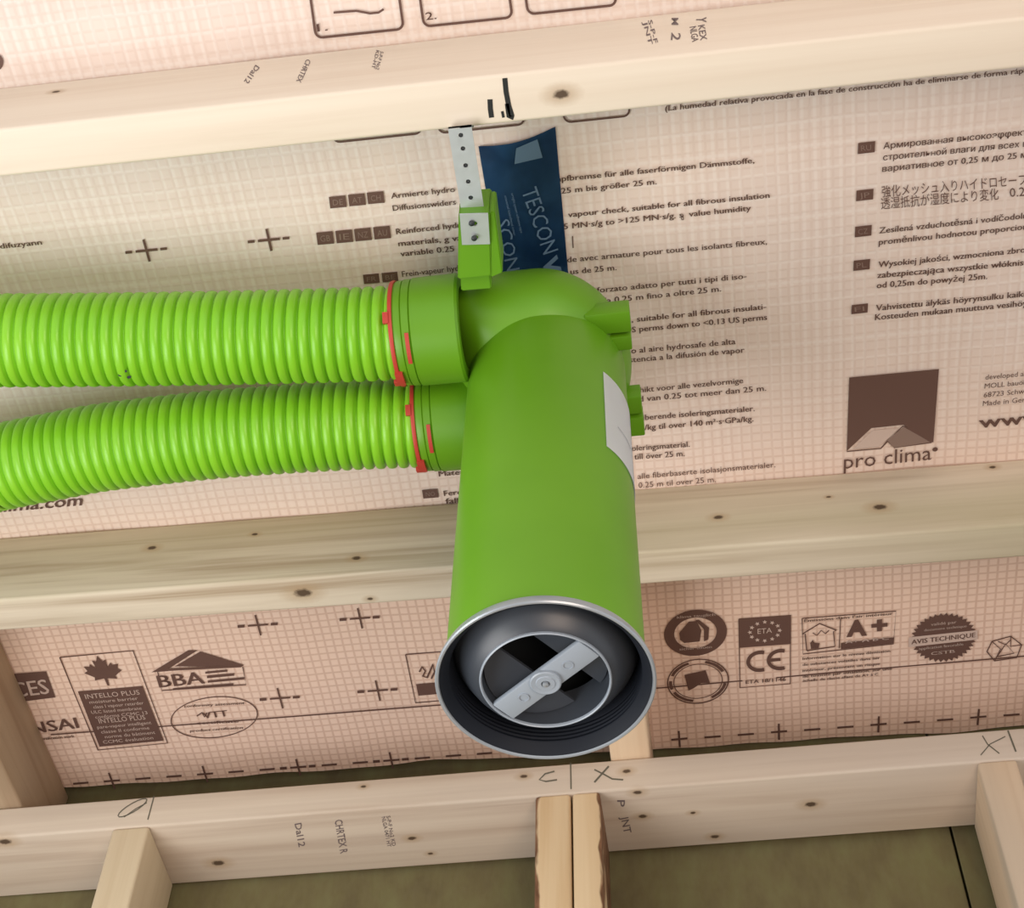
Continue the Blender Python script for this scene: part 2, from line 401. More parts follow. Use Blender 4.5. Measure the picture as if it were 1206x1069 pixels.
texts('printed_text', rows([('eschikt voor alle vezelvormige', (739, 462.5), (875, 450)), ('and van 0.25 tot meer dan 25 m.', (741, 473), (902, 459))], H), M['ink'], mem, mm)
texts('printed_text', rows([('fiberende isoleringsmaterialer.', (754, 494), (888.5, 483)), ('/kg til over 140 m²·s·GPa/kg.', (759, 505.5), (887, 495))], H), M['ink'], mem, mm, .022)
texts('printed_text', rows([('oleringsmaterial.', (744, 530), (812, 525)), ('till över 25 m.', (747, 540), (806, 536))], H), M['ink'], mem, mm)
texts('printed_text', rows([('alle fiberbaserte isolasjonsmaterialer.', (751, 563), (913, 549)), ('0.25 m til over 25 m.', (752, 573.5), (843, 566.5))], H), M['ink'], mem, mm, .004)
texts('printed_text', rows([('Materials', (517, 560), (562, 556)), ('Ferdighet', (523, 583), (568, 579)), ('fall', (525, 592), (540, 591))], 6), M['ink'], mem, mm)
texts('printed_text', rows([('(La humedad relativa provocada en la fase de construcción ha de eliminarse de forma rápida', (783, 130), (1218, 84))], 6.6), M['ink'], mem, mm, .022)
HR = 7.2
texts('printed_text', rows([('Армированная высокоэффект', (1040, 174.5), (1209, 158)), ('строительной влаги для всех в', (1039.5, 188), (1209, 171.5)), ('вариативное от 0,25 м до 25 м', (1038.5, 201.5), (1209, 184.5))], HR), M['ink'], mem, mm, .01)
texts('printed_text', [(s, a, c, 10.5, -.05) for s, a, c in [('強化メッシュ入りハイドロセーフ', (1038.5, 230.5), (1208, 216)), ('透湿抵抗が湿度により変化', (1037.5, 244.5), (1176, 233)), ('0.25', (1189, 231), (1214, 229))]], M['ink'], mem, mm, 0)
texts('printed_text', rows([('Zesílená vzduchotěsná i vodíčodoln', (1035, 274), (1209, 256)), ('proměnlivou hodnotou proporcion', (1034.5, 287.5), (1209, 269))], HR), M['ink'], mem, mm, .012)
texts('printed_text', rows([('Wysokiej jakości, wzmocniona zbroj', (1034, 314), (1209, 296)), ('zabezpieczająca wszystkie włóknist', (1032.6, 326.5), (1209, 311)), ('od 0,25m do powyżej 25m.', (1032, 338.5), (1162, 327.5))], HR), M['ink'], mem, mm, .018)
texts('printed_text', rows([('Vahvistettu älykäs höyrynsulku kaikil', (1031, 365), (1209, 348)), ('Kosteuden mukaan muuttuva vesihöy', (1030, 376), (1209, 359))], HR), M['ink'], mem, mm, .018)
texts('printed_text', rows([('developed and', (1160, 446), (1214, 441)), ('MOLL bauöko', (1159, 456.5), (1214, 451)), ('68723 Schwet', (1158, 467), (1214, 461.5)), ('Made in Germ', (1157, 477), (1214, 471.5))], 6), M['ink'], mem, mm, .004)
texts('printed_text', [('www', (1153, 503), (1229, 496), 14, -.07)], M['ink'], mem, mm, .02)
texts('printed_text', [('proclima.com', (-45, 606), (96, 594), 13, .15)], M['ink'], mem, mm, .03)
texts('printed_text', rows([('difuzyann', (1, 292), (50, 287))], 6), M['ink'], mem, mm)
# language flags (dark rectangles with lighter letters)
def flag(corners, s, parent=mem):
    polys('printed_flag', [corners], M['ink'], parent, mm)
    (ax, ay), (bx_, by), (cx_, cy_), (dx, dy) = corners        # tl tr br bl
    p0 = (dx+(cx_-dx)*.2+(ax-dx)*.25, dy+(cy_-dy)*.2+(ay-dy)*.25); p1 = (dx+(cx_-dx)*.8+(ax-dx)*.25, dy+(cy_-dy)*.8+(ay-dy)*.25)
    texts('printed_letters', [(s, p0, p1, (dy-ay)*.5, -.1)], M['flag_letter'], parent, mm2, 0)
M['flag_letter'] = mat('faint_flag_letters', (.25, .17, .14), .6)
def fl4(x0, y0, x1, y1, sk=-.09, ln=.13):
    h = y1-y0
    return [(x0, y0), (x1, y0+sk*(x1-x0)), (x1+ln*h, y1+sk*(x1-x0)), (x0+ln*h, y1)]
for x, y, s in ((387.4, 231, 'DE'), (410, 228.5, 'AT'), (432, 226, 'CH')): flag(fl4(x, y, x+19.5, y+13.5), s)
for x, y, s in ((372.5, 273, 'GB'), (395, 271, 'IE'), (417, 268.8, 'NZ'), (439.5, 266.6, 'AU')): flag(fl4(x, y, x+19.5, y+14.5), s)
for x, y, s in ((427.7, 322.5, 'FR'), (449.5, 320.5, 'BE')): flag(fl4(x, y, x+18.5, y+11), s)
flag(fl4(497, 576, 515, 586, -.08, .17), 'NO')
for (x0, y0, x1, y1, s) in ((1010.5, 167.5, 1030.5, 180.5, 'RU'), (1008.5, 223.5, 1028.5, 236, 'JP'), (1007, 266, 1026.5, 278.5, 'CZ'), (1005.3, 306, 1024.5, 318, 'PL'), (1003, 358.2, 1022, 369, 'FI')):
    flag(fl4(x0, y0, x1, y1, -.11, -.05), s)
# rounded boxes of the printed work steps, half hidden by the near joist
def rbox(x0, y0, w_, h_, r=8, sl=-.105, ln=.14, t=3.0):
    """x0,y0 = lower left corner"""
    pts = []
    for cx_, cy_, a0 in ((r, -r, math.pi/2), (w_-r, -r, 0), (w_-r, -h_+r, -math.pi/2), (r, -h_+r, math.pi)):
        for k in range(6):
            a = a0 + (math.pi/2*k/5 if a0 == math.pi/2 or True else 0)
            pts.append((cx_, cy_, a))
    P = []
    for i, (cx_, cy_, _) in enumerate(pts):
        q = i // 6; k = i % 6
        st = (math.pi*.5+math.pi/2*k/5, math.pi*1.0, 0, 0)
        base = {0: math.pi, 1: math.pi/2, 2: 0, 3: -math.pi/2}[q]
        a = base - math.pi/2*k/5
        P.append((cx_+r*math.cos(a), cy_+r*math.sin(a)))
    P.append(P[0])
    return stroke([(x0+x-ln*(-y)*1.0*-1*-1, y0+y+sl*x) for x, y in P], t)
for a in ((372.5, 44, 103, 70), (499.5, 30.5, 104, 60), (622, 16, 104, 50)): polys('printed_step_box', rbox(*a), M['ink'], mem, mm)
for a in ((393, 167, 104, 36), (517, 156, 101, 36), (665, 143.5, 77, 32)): polys('printed_step_box', rbox(*a, t=2.4), M['ink'], mem, mm)
texts('printed_text', [('1.', (374, 36.5), (386, 35), 9, -.14), ('2.', (502, 23), (514, 21.5), 9, -.14)], M['ink'], mem, mm, .01)
polys('printed_drawing', stroke([(393, 14), (420, 12), (436, 15), (446, 14), (452, 10)], 2.6), M['ink'], mem, mm)
polys('printed_mark', [ell(-2, 73, 6.5, 9)], M['ink'], mem, mm)
polys('printed_mark', stroke([(674.2, 277), (675, 291)], 1.4), M['ink'], mem, mm)
# registration crosses and dashes
def cross(x, y, a=9.5, w_=2.4, sl=-.085, tail=False):
    ln = -lean_at(x, y); k = stroke([(x-a, y-sl*a), (x+a, y+sl*a)], w_)+stroke([(x-ln*a, y-a), (x+ln*a, y+a)], w_)
    if tail: k += stroke([(x-a-12, y-sl*(a+12)), (x-a-4, y-sl*(a+4))], 3.2) + stroke([(x+a+3, y+sl*(a+3)), (x+a+11, y+sl*(a+11))], 3)
    return k
for x, y, a in ((173, 294, 13), (317, 281.5, 13)): polys('printed_cross', cross(x, y, a, 3.0, -.1, True), M['ink'], mem, mm)
for x, y in ((304, 735), (424, 727), (330, 821), (445, 812)): polys('printed_cross', cross(x, y, 12, 2.0, -.07, True), M['ink'], mem, mm)
lst = []
for k in range(32):
    x = 95.5+36.55*k; 
    if k >= 19: x = 800+39.1*(k-19-0)
    y = 921-(x-95)*.0737
    if k in (1, 4, 7, 10): lst += cross(x, y, 9.5, 2.3, -.075, k in (7, 10))
    elif k >= 19:
        if (k-19) % 3 == 0: lst += cross(x, 869-(x-800)*.0735, 9.5, 2.3)
        else: lst += stroke([(x-9.5, 870-(x-800)*.0735), (x+9.5, 868.6-(x-800)*.0735)], 2.3)
    else: lst += stroke([(x-9, y+.7), (x+9, y-.7)], 2.3)
polys('printed_overlap_marks', lst, M['ink'], mem, mm)
polys('printed_line', stroke([(60, 864), (300, 846), (480, 832), (800, 807), (1000, 789), (1212, 771)], 1.5), M['ink'], mem, mm)
# pro clima logo
logo = polys('printed_logo', [[(1000, 443.5), (1105.5, 433.5), (1099, 519.5), (1088, 520.5), (1064, 499), (1026, 503), (997, 530)],], M['logo_ink'] if 'logo_ink' in M else M['ink'], mem, mm)
polys('printed_logo', [[(1064.5, 501.5), (1096, 520), (1052, 526), (1044.5, 517)]], M['flag_letter'], mem, mm)
polys('printed_logo', stroke([(997, 530.5), (1037, 527), (1063, 500.5), (1096, 519)], 1.3)+stroke([(1037, 527), (1044.5, 518), (1053, 526), (1097, 520)], 1.2), M['ink'], mem, mm)
polys('printed_logo', [[(1005, 527), (1035, 524.5), (1059, 502.5), (1027, 505.5)]], M['light_ink'], mem, mm2)
texts('printed_text', [('pro clima', (993.5, 551), (1096.5, 540), 17, .03)], M['ink'], mem, mm, -.004)
polys('printed_mark', [ell(1101, 528, 3.2, 2.6, 12)], M['ink'], mem, mm)

# second row of logos, between the middle joist and the wall
def local_frame(tl, tr, br, bl):
    tl, tr, br, bl = map(Vector, (tl, tr, br, bl))
    return lambda u, v: tuple((tl*(1-u)+tr*u)*(1-v)+(bl*(1-u)+br*u)*v)
def outline(fr, t=1.5): return stroke([fr(0, 0), fr(1, 0), fr(1, 1), fr(0, 1), fr(0, 0)], t)
def quad(fr, u0, v0, u1, v1): return [fr(u0, v0), fr(u1, v0), fr(u1, v1), fr(u0, v1)]
def ftext(fr, s, u0, u1, v, h, lean=0.0): return (s, fr(u0, v), fr(u1, v), h, lean)
# ES box + NSAI
fr = local_frame((8, 793), (54.7, 789.5), (65.7, 820), (18, 826))
polys('printed_logo', [quad(fr, 0, 0, 1, 1)], M['ink'], mem, mm)
texts('printed_text', [('CES', fr(.02, .82), fr(.9, .82), 17, -.33)], M['light_ink'], mem, mm2, .01)
texts('printed_text', [('NSAI', (37, 863), (93, 856), 12.5, -.37), ('certification mark', (47, 870.5), (88, 867), 3, -.37)], M['ink'], mem, mm, .02)
# maple leaf panel
fr = local_frame((70.6, 773), (157, 765), (197.6, 874), (115.6, 882))
polys('printed_panel', outline(fr, 1.3), M['ink'], mem, mm)
leaf = [(0,-1),(.17,-.62),(.36,-.72),(.30,-.22),(.55,-.5),(.62,-.34),(.92,-.38),(.80,-.08),(1,.04),(.55,.36),(.60,.56),(.08,.48),(.05,.95),(-.05,.95),(-.08,.48),(-.60,.56),(-.55,.36),(-1,.04),(-.80,-.08),(-.92,-.38),(-.62,-.34),(-.55,-.5),(-.30,-.22),(-.36,-.72),(-.17,-.62)]
polys('printed_leaf', [[(121.5+22*u+7*v, 789+18*v-1.8*u) for u, v in leaf]], M['ink'], mem, mm)
fr = local_frame((92, 813), (168, 806.6), (193, 871), (117.5, 878))
polys('printed_panel', [quad(fr, 0, 0, 1, 1)], M['ink'], mem, mm)
ls = ['INTELLO PLUS', 'moisture barrier', 'class I vapour retarder', 'ULC listed membrane', 'conforms CCMC 13', 'INTELLO PLUS', 'pare-vapeur intelligent', 'classe II conforme', 'norme du bâtiment', 'CCMC évaluation']
texts('printed_text', [(s, fr(.08+.03*(i % 3), .14+.09*i), fr(.92-.06*(i % 2), .14+.09*i), 5.4 if i in (0, 5) else 3.6, -.36) for i, s in enumerate(ls)], M['light_ink'], mem, mm2, 0)
# BBA roof mark
polys('printed_logo', [[(178.6, 790.5), (222, 764.5), (233, 764.5), (197, 787.5), (199, 789)], [(206, 783.5), (236, 766), (287.5, 782), (279, 784)], [(186, 789.5), (196, 786), (287.5, 782), (284, 784.5)]], M['ink'], mem, mm)
polys('printed_logo', stroke([(186, 790), (191, 812), (290, 805), (286, 784)], 1.2), M['ink'], mem, mm)
texts('printed_text', [('BBA', (188, 808.5), (241, 803.5), 14, -.3)], M['ink'], mem, mm, .02)
polys('printed_logo', stroke([(242, 791), (268, 788.5)], 2.4)+stroke([(244, 796), (276, 793)], 3)+stroke([(245, 801.5), (288, 797.5)], 2.6)+stroke([(204, 810.5), (275, 804.5)], 2.4), M['ink'], mem, mm)
# oval mark
polys('printed_logo', ring(252.5, 843.5, (51.5, 24.5), (50.2, 23.4), 56, -.08), M['ink'], mem, mm)
texts('printed_text', [('VTT', (240, 845), (269, 842), 7, -.35), ('certificate', (232, 852), (281, 849.5), 3.2, -.2), ('conformity assessment', (217, 832), (288, 828), 3.2, 0), ('product certification', (224, 861), (286, 857), 3, 0)], M['ink'], mem, mm, .02)
polys('printed_logo', stroke([(232, 842), (238, 838), (241, 843), (244, 838)], 1.6), M['ink'], mem, mm)
# half-hidden panel left of the pipe
fr = local_frame((477.7, 769.5), (562, 763), (573, 819), (489.5, 826.5))
polys('printed_panel', outline(fr, 1.3)+[quad(fr, .06, .62, .96, .86)], M['ink'], mem, mm)
polys('printed_logo', stroke([(494, 790), (497, 784), (501, 789), (498, 795), (503, 797), (510, 781), (512, 790), (508, 798)], 2.2), M['ink'], mem, mm)
# round mark with a house
polys('printed_logo', ring(819, 744, (37, 27), (25, 18), 56, -.06), M['ink'], mem, mm)
polys('printed_logo', [[(800, 744), (811, 731), (820, 730), (826, 741), (824, 754), (806, 756), (801, 752)], [(819, 729), (823, 728.5), (835, 738), (834, 752), (829, 754), (829, 740)]], M['ink'], mem, mm)
texts('printed_text', [('klima tauglich', (797, 727), (842, 723.5), 3.2), ('sicher bauen', (800, 764.5), (838, 761.5), 3.2)], M['light_ink'], mem, mm2, .01)
# lower round mark
polys('printed_logo', ring(822, 801, (36.5, 26.5), (35, 25.2), 56, -.06)+ring(822, 801, (29, 20.5), (28, 19.7), 48, -.06), M['ink'], mem, mm)
polys('printed_logo', [[(806, 793.5), (831, 788), (836, 803), (826, 803), (817, 809), (811, 812)]], M['ink'], mem, mm)
for a0, a1 in ((200, 250), (285, 335), (10, 60), (100, 150), (160, 185)):
    o_, i_ = ell(822, 801, 34, 24.3, 10, -.06, math.radians(a0), math.radians(a1)), ell(822, 801, 30.5, 21.6, 10, -.06, math.radians(a0), math.radians(a1))
    polys('printed_logo', [[o_[k], o_[k+1], i_[k+1], i_[k]] for k in range(10)], M['ink'], mem, mm)
# CE panel
fr = local_frame((870, 727.7), (931, 723.3), (930.6, 804), (871.3, 808.7))
polys('printed_panel', outline(fr, 1.2)+[quad(fr, 0, 0, 1, .42)], M['ink'], mem, mm)
polys('printed_stars', [[(x+2.7*math.cos(a+b_)*(.5 if q % 2 else 1.15), y+2.2*math.sin(a+b_)*(.5 if q % 2 else 1.15)) for q, b_ in enumerate([k*math.pi/5 for k in range(10)])] for a in [2*math.pi*k/12 for k in range(12)] for (x, y) in [(900.5+17.5*math.cos(a), 742+11*math.sin(a)-1.2*math.cos(a))]], M['light_ink'], mem, mm2)
texts('printed_text', [('ETA', (892, 745), (909, 743.5), 6, 0)], M['light_ink'], mem, mm2, .0)
def cshape(cx_, cy_, rx, ry, t=4.2):
    o_ = ell(cx_, cy_, rx, ry, 24, -.06, math.radians(70), math.radians(290)); return stroke(o_, t)
polys('printed_letters', cshape(895, 777.5, 14, 10.5)+cshape(919, 775.5, 14, 10.5)+stroke([(906, 776.3), (919, 775.3)], 3.6), M['ink'], mem, mm)
texts('printed_text', [('ETA 18/1146', (878, 804), (925, 800.5), 4.2, 0)], M['ink'], mem, mm, .02)
# A+ panel
fr = local_frame((944.5, 727), (1055, 718.5), (1052, 757), (945.5, 769))
polys('printed_panel', outline(fr, 1.2)+stroke([fr(.41, .1), fr(.40, .95)], 1.1)+[quad(fr, .42, .80, 1, .98)], M['ink'], mem, mm)
texts('printed_text', [('A', (996.5, 748), (1021, 746), 17.5, 0), ('+', (1026, 744.5), (1045, 743), 17, 0)], M['ink'], mem, mm, .05)
texts('printed_text', [('A+ A B C', (995, 756.5), (1046, 751.5), 3.6, 0)], M['light_ink'], mem, mm2, .02)
texts('printed_text', [('Émissions dans l’air intérieur', (947, 731.5), (1051, 722.8), 3.3, 0)]+[(s, (945, y), (x, y-(x-945)*.09), 3.1, 0) for s, x, y in (
    ('Information sur le niveau démission', 1048, 776), ('de substances volatiles dans lair', 1036, 783), ('intérieur, présentant un risque', 1036, 790), ('de toxicité par inhalation, sur une', 1050, 797), ('échelle de classe allant de A+ à C', 1034, 802))], M['ink'], mem, mm, .02)
polys('printed_house', stroke([(950, 765), (948, 745), (944.5, 745.5), (965, 733), (985, 741), (981.5, 742.5), (983, 760), (950, 765)], 1.4)+[[(955, 763), (954, 756), (957, 752), (959, 756), (965, 756), (964, 762)]]+stroke([(957, 744), (962, 747), (967, 741), (972, 745), (976, 741)], 1.2), M['ink'], mem, mm)
# serrated seal
sp = []
for k in range(72):
    a = math.pi*2*k/72; r = 1.0 if k % 2 else .88; sp.append((1111+39*r*math.cos(a), 749.5+29*r*math.sin(a)-2.4*math.cos(a)))
polys('printed_seal', [sp], M['ink'], mem, mm)
polys('printed_seal', [[(1070, 749), (1151, 740.5), (1151, 751.5), (1070, 760.5)]], M['light_ink'], mem, mm2)
texts('printed_text', [('AVIS TECHNIQUE', (1073, 757), (1148, 748.5), 5.4, 0)], M['ink'], mem, memmap(.0006), .03)
texts('printed_text', [('validé par', (1096, 735.5), (1126, 732.5), 3.4, 0), ('document technique', (1088, 742), (1138, 737), 3, 0), ('application favorable', (1082, 764), (1134, 758.5), 3.2, 0), ('CSTB', (1096, 770), (1124, 767), 3.6, 0)], M['light_ink'], mem, mm2, .01)
# recycling hexagon
polys('printed_logo', stroke([(1162, 766), (1168, 754), (1190, 748), (1203, 758), (1197, 773), (1171, 777), (1162, 766)], 1.4)+stroke([(1174, 772), (1184, 757), (1194, 768), (1174, 772)], 1.3)+stroke([(1168, 754), (1178, 763), (1171, 777)], 1.1)+stroke([(1190, 748), (1190, 760), (1203, 758)], 1.1)+stroke([(1175, 754), (1184, 758), (1190, 752)], 1.1), M['ink'], mem, mm)

# marks on the timber (children of the boards)
ju = face_under(Z_JOIST); pf = face_front(PL, A3); pu = face_under(Z_PLATE); jf = face_front(J1L, A1)
polys('marker_strokes', stroke([(577, 117), (577.5, 128), (579, 138.5)], 6, False)+stroke([(591.5, 131), (593, 138.5)], 3.2)+stroke([(594.5, 92), (596, 108), (599, 124), (603, 137)], 6, False)+stroke([(597, 122), (599, 137), (605, 139)], 5), M['marker'], joist1, ju)
def stamp(x, y, s, par, mp, L=26, ang=100, h=9, two=None):
    a = math.radians(ang); p1 = (x+L*math.cos(a), y+L*math.sin(a)); r = [(s, (x, y), p1, h)]
    b = bmesh.new(); up = Vector((math.sin(a), -math.cos(a)))
    for i, ss in enumerate([s]+(two or [])):
        v, f = text_mesh(ss, .01); x0 = min(q.x for q in v); x1 = max(q.x for q in v); off = -up*(h*1.25*i)
        nv = [b.verts.new(mp(*(Vector((x, y))+off+(Vector(p1)-Vector((x, y)))*((q.x-x0)/(x1-x0))+up*(q.y*h/.7)))) for q in v]
        for t in f:
            try: b.faces.new([nv[k] for k in t])
            except ValueError: pass
    me = D.meshes.new('grade_stamp'); b.to_mesh(me); b.free(); o = link('grade_stamp', me, M['stamp'], par)
    bpy.context.view_layer.update(); me.transform(par.matrix_world.inverted())
stamp(301, 76, 'Dal12', joist1, jf, 24, 125, 6)
stamp(361, 69, 'CHRTEX', joist1, jf, 29, 115, 6)
stamp(448, 60, 'S-P-F No2', joist1, jf, 22, 105, 4, ['KD-HT'])
stamp(763, 24, 'S-P-F', joist1, jf, 28, 75, 5, ['JNT'])
stamp(791, 21, 'M', joist1, jf, 8, 90, 8); stamp(791, 38, '2', joist1, jf, 9, 95, 11)
stamp(820, 20, 'Y', joist1, jf, 6, 90, 12); stamp(822, 30, 'KEX', joist1, jf, 18, 80, 8, ['NLGA'])
stamp(347, 970, 'Dal12', plate, pu, 28, 80, 8)
stamp(394, 966, 'CHRTEX R', plate, pu, 40, 80, 9)
stamp(455, 961, 'S-P-F No2 KD', plate, pu, 36, 79, 4.5, ['NLGA 0471 HT'])
stamp(727, 942, 'P', plate, pu, 8, 90, 9); stamp(731, 962, 'JNT', plate, pu, 20, 78, 9)
polys('pencil_marks', stroke([(181.5, 937), (178, 950), (174, 965)], 1.4)+stroke(ell(156, 951, 17, 5.5, 16, -.55), 1.3)+stroke([(146, 962), (160, 952), (173, 945)], 1.1), M['pencil'], plate, pf)
polys('pencil_line', stroke([(672, 898), (672.5, 929)], 1.6), M['pencil'], plate, pf)
polys('pencil_marks', stroke([(653, 908), (642, 911), (635, 918), (643, 920), (656, 918)], 1.8), M['pencil'], plate, pf)
polys('pencil_marks', stroke([(700, 906), (712, 912), (721, 917), (734, 918)], 1.8)+stroke([(717, 902), (708, 912), (700, 921)], 2.2), M['pencil'], plate, pf)
polys('pencil_marks', stroke([(1157, 866), (1163, 876), (1177, 887)], 1.3)+stroke([(1184, 867), (1166, 876), (1155, 889)], 1.3)+stroke([(1187, 860), (1192, 873), (1196.5, 885)], 2), M['pencil'], plate, pf)

# ------------------------------------------------------------------ tape strip on the membrane
tc = [(563.5, 171), (654, 148), (671, 340), (592, 340)]
b = bmesh.new(); N = 14; gr = []
for j in range(N+1):
    r = []
    for i in range(N+1):
        u, v = i/N, j/N
        x = (tc[0][0]*(1-u)+tc[1][0]*u)*(1-v)+(tc[3][0]*(1-u)+tc[2][0]*u)*v
        y = (tc[0][1]*(1-u)+tc[1][1]*u)*(1-v)+(tc[3][1]*(1-u)+tc[2][1]*u)*v + (5*math.sin(math.pi*u)*(1-v) if True else 0)
        p = onmem(x, y); r.append(b.verts.new((p[0], p[1], zmem(p[0], p[1])-.0016-.0025*math.sin(math.pi*u)*(1-v)**2)))
    gr.append(r)
for j in range(N):
    for i in range(N): b.faces.new((gr[j][i], gr[j][i+1], gr[j+1][i+1], gr[j+1][i]))
bmesh.ops.solidify(b, geom=b.faces[:], thickness=-.0004)
tape = obj('adhesive_tape_strip', b, M['tape'], smooth=True)
tag(tape, 'short dark blue strip of printed adhesive tape on the membrane beside the metal strap', 'tape')
def tmap(off):
    def f(x, y):
        p = onmem(x, y); u = min(1, max(0, (x-(563.5+(y-171)*.165))/85)); v = min(1, max(0, (y-160)/180))
        return Vector((p[0], p[1], zmem(p[0], p[1])-.0030-.0025*math.sin(math.pi*u)*(1-v)**2-off))
    return f
def vtext(s, p0, p1, h, mp, m, parent, name='printed_text', bold=0):
    b = bmesh.new(); v, f = text_mesh(s, bold); p0, p1 = Vector(p0), Vector(p1); d = (p1-p0); u_ = Vector((d.y, -d.x)).normalized()
    x0 = min(q.x for q in v); x1 = max(q.x for q in v)
    nv = [b.verts.new(mp(*(p0+d*((q.x-x0)/(x1-x0))+u_*(q.y*h/.7)))) for q in v]
    for t in f:
        try: b.faces.new([nv[k] for k in t])
        except ValueError: pass
    me = D.meshes.new(name); b.to_mesh(me); b.free(); o = link(name, me, m, parent)
    bpy.context.view_layer.update(); me.transform(parent.matrix_world.inverted())
tm = tmap(0)
vtext('TESCON', (614, 222), (640, 298), 19, tm, M['tape_print'], tape)
vtext('SCON', (584, 258), (597, 318), 16, tm, M['tape_print'], tape)
vtext('V', (638, 303), (644, 322), 18, tm, M['tape_print'], tape, bold=.04)
for i, s in enumerate(('airtight system adhesive tape', 'universal klebeband innen')): vtext(s, (602-8*i, 225+3*i), (613-8*i, 272+3*i), 3.2, tm, M['tape_print'], tape)
M['tape_window'] = mat('muted_blue_print', (.10, .17, .26), .5)
polys('printed_window', [[(608, 171), (633, 161), (639, 183), (606, 190)]], M['tape_window'], tape, tm)

# ------------------------------------------------------------------ corrugated ducts
def duct(name, pts, z_of, R, label, group, pitch=.00945):
    """pts: pixel centres left to right with their heights; swept ribbed tube"""
    P = [Vector(onz(x, y, z)) for (x, y, z) in pts]
    P.insert(0, P[0]+(P[0]-P[1]).normalized()*.25 + Vector((0, 0, 0)))
    # Catmull-Rom resample
    dense = []
    Q = [P[0]*2-P[1]]+P+[P[-1]*2-P[-2]]
    for i in range(1, len(Q)-2):
        for k in range(40):
            t = k/40; a, b_, c_, d_ = Q[i-1], Q[i], Q[i+1], Q[i+2]
            dense.append(.5*((2*b_)+(-a+c_)*t+(2*a-5*b_+4*c_-d_)*t*t+(-a+3*b_-3*c_+d_)*t**3))
    dense.append(P[-1])
    L = [0]
    for a, b_ in zip(dense, dense[1:]): L.append(L[-1]+(b_-a).length)
    tot = L[-1]; prof = [(0, -.0042), (.08, -.0040), (.15, -.0010), (.26, -.0001), (.5, .0003), (.74, -.0001), (.85, -.0010), (.92, -.0040)]
    nr = int(tot/pitch); b = bmesh.new(); prev = None; seg = 56; j = 0
    for k in range(nr*len(prof)+1):
        s = (k//len(prof)+prof[k % len(prof)][0])*pitch; dr = prof[k % len(prof)][1]
        while j < len(L)-2 and L[j+1] < s: j += 1
        t = (s-L[j])/max(1e-9, L[j+1]-L[j]); c_ = dense[j].lerp(dense[j+1], t); d_ = (dense[min(j+2, len(dense)-1)]-dense[max(j-1, 0)]).normalized()
        n1 = d_.cross(Vector((0, 0, 1))).normalized(); n2 = n1.cross(d_).normalized()
        ring_ = [b.verts.new(c_+(n1*math.cos(2*math.pi*q/seg)+n2*math.sin(2*math.pi*q/seg))*(R+dr)) for q in range(seg)]
        if prev:
            for q in range(seg): b.faces.new((prev[q], prev[(q+1) % seg], ring_[(q+1) % seg], ring_[q]))
        prev = ring_
    o = obj(name, b, M['duct']);
    for p in o.data.polygons: p.use_smooth = True
    tag(o, label, 'duct', group); return o
ZD1, ZD2, RD = 1.040, 1.052, .0366
d1 = duct('ventilation_duct', [(-60, 401, ZD1), (60, 400.5, ZD1), (200, 399, ZD1), (330, 396.5, ZD1), (420, 394, ZD1), (473, 391.5, ZD1)], None, RD,
    'upper lime green corrugated duct, nearly straight, entering the collar next to the strap', 'corrugated green ducts')
d2 = duct('ventilation_duct', [(-40, 561, ZD2), (0, 550, ZD2), (65, 537, ZD2), (130, 525.5, ZD2), (265, 510.5, ZD2), (400, 501.5, ZD2), (497, 497.5, ZD2)], None, RD,
    'lower lime green corrugated duct, curving down to the left', 'corrugated green ducts')
polys('printed_speck', [ell(142, 441, 3, 2.5, 8), ell(148, 437, 2, 1.5, 8), ell(152, 444, 2.5, 1.8, 8)], M['hole'], d1, lambda x, y: Vector(onz(x, y, ZD1-RD*.93-.0012)))

# ------------------------------------------------------------------ plenum with outlet pipe
AX, AY = [float(v) for v in onz(642.5, 805, .70)[:2]]
ZB = .70
pl = empty('air_plenum', (AX, AY, 1.04))
tag(pl, 'bright green plastic plenum with two side collars and a large round outlet pointing down', 'plenum')
def part(name, bm, m, parent=pl, smooth=True):
    bmesh.ops.translate(bm, verts=bm.verts, vec=-Vector((AX, AY, 1.04)))
    o = obj(name, bm, m, parent, smooth); return o
ZC = 1.062
c1 = Vector(onz(520, 388, ZD1)); c2 = Vector(onz(530, 494, ZD2))
xr1 = float(onz(471, 390, ZD1)[0]); xr1e = float(onz(547, 385, ZD1)[0])
# chamber: pillow with a D-shaped plan
b = bmesh.new(); RR = .041
xl = xr1e-.014; xr = AX+.067; yn = (c1.y-.0415)*ZC/1.045+.005; yf = c2.y+.045
def plan(a):   # closed outline, superellipse about its centre, squarer at the left
    cx_, cy_ = (xl+xr)/2, (yn+yf)/2; c_, s_ = math.cos(a), math.sin(a); p = 2.0 if c_ > 0 else 7
    return (cx_+(xr-xl)/2*math.copysign(abs(c_)**(2/p), c_), cy_+(yf-yn)/2*math.copysign(abs(s_)**(2/(2.0 if c_ > 0 else 7)), s_))
seg = 96; rings = []
base = [Vector(plan(2*math.pi*i/seg)) for i in range(seg)]; ctr = Vector(((xl+xr)/2, (yn+yf)/2))
for k in range(17):
    ph = -math.pi/2+math.pi*k/16; ins = .041*(1-math.cos(ph)); z = ZC+RR*math.sin(ph)
    sx = ((xr-xl)/2-ins)/((xr-xl)/2); sy = ((yf-yn)/2-ins)/((yf-yn)/2)
    rings.append([b.verts.new((ctr.x+(p.x-ctr.x)*sx, ctr.y+(p.y-ctr.y)*sy, z)) for p in base])
for a, c_ in zip(rings, rings[1:]):
    for i in range(seg): b.faces.new((a[i], a[(i+1) % seg], c_[(i+1) % seg], c_[i]))
b.faces.new(rings[0]); b.faces.new(rings[-1])
part('chamber', b, M['green'])
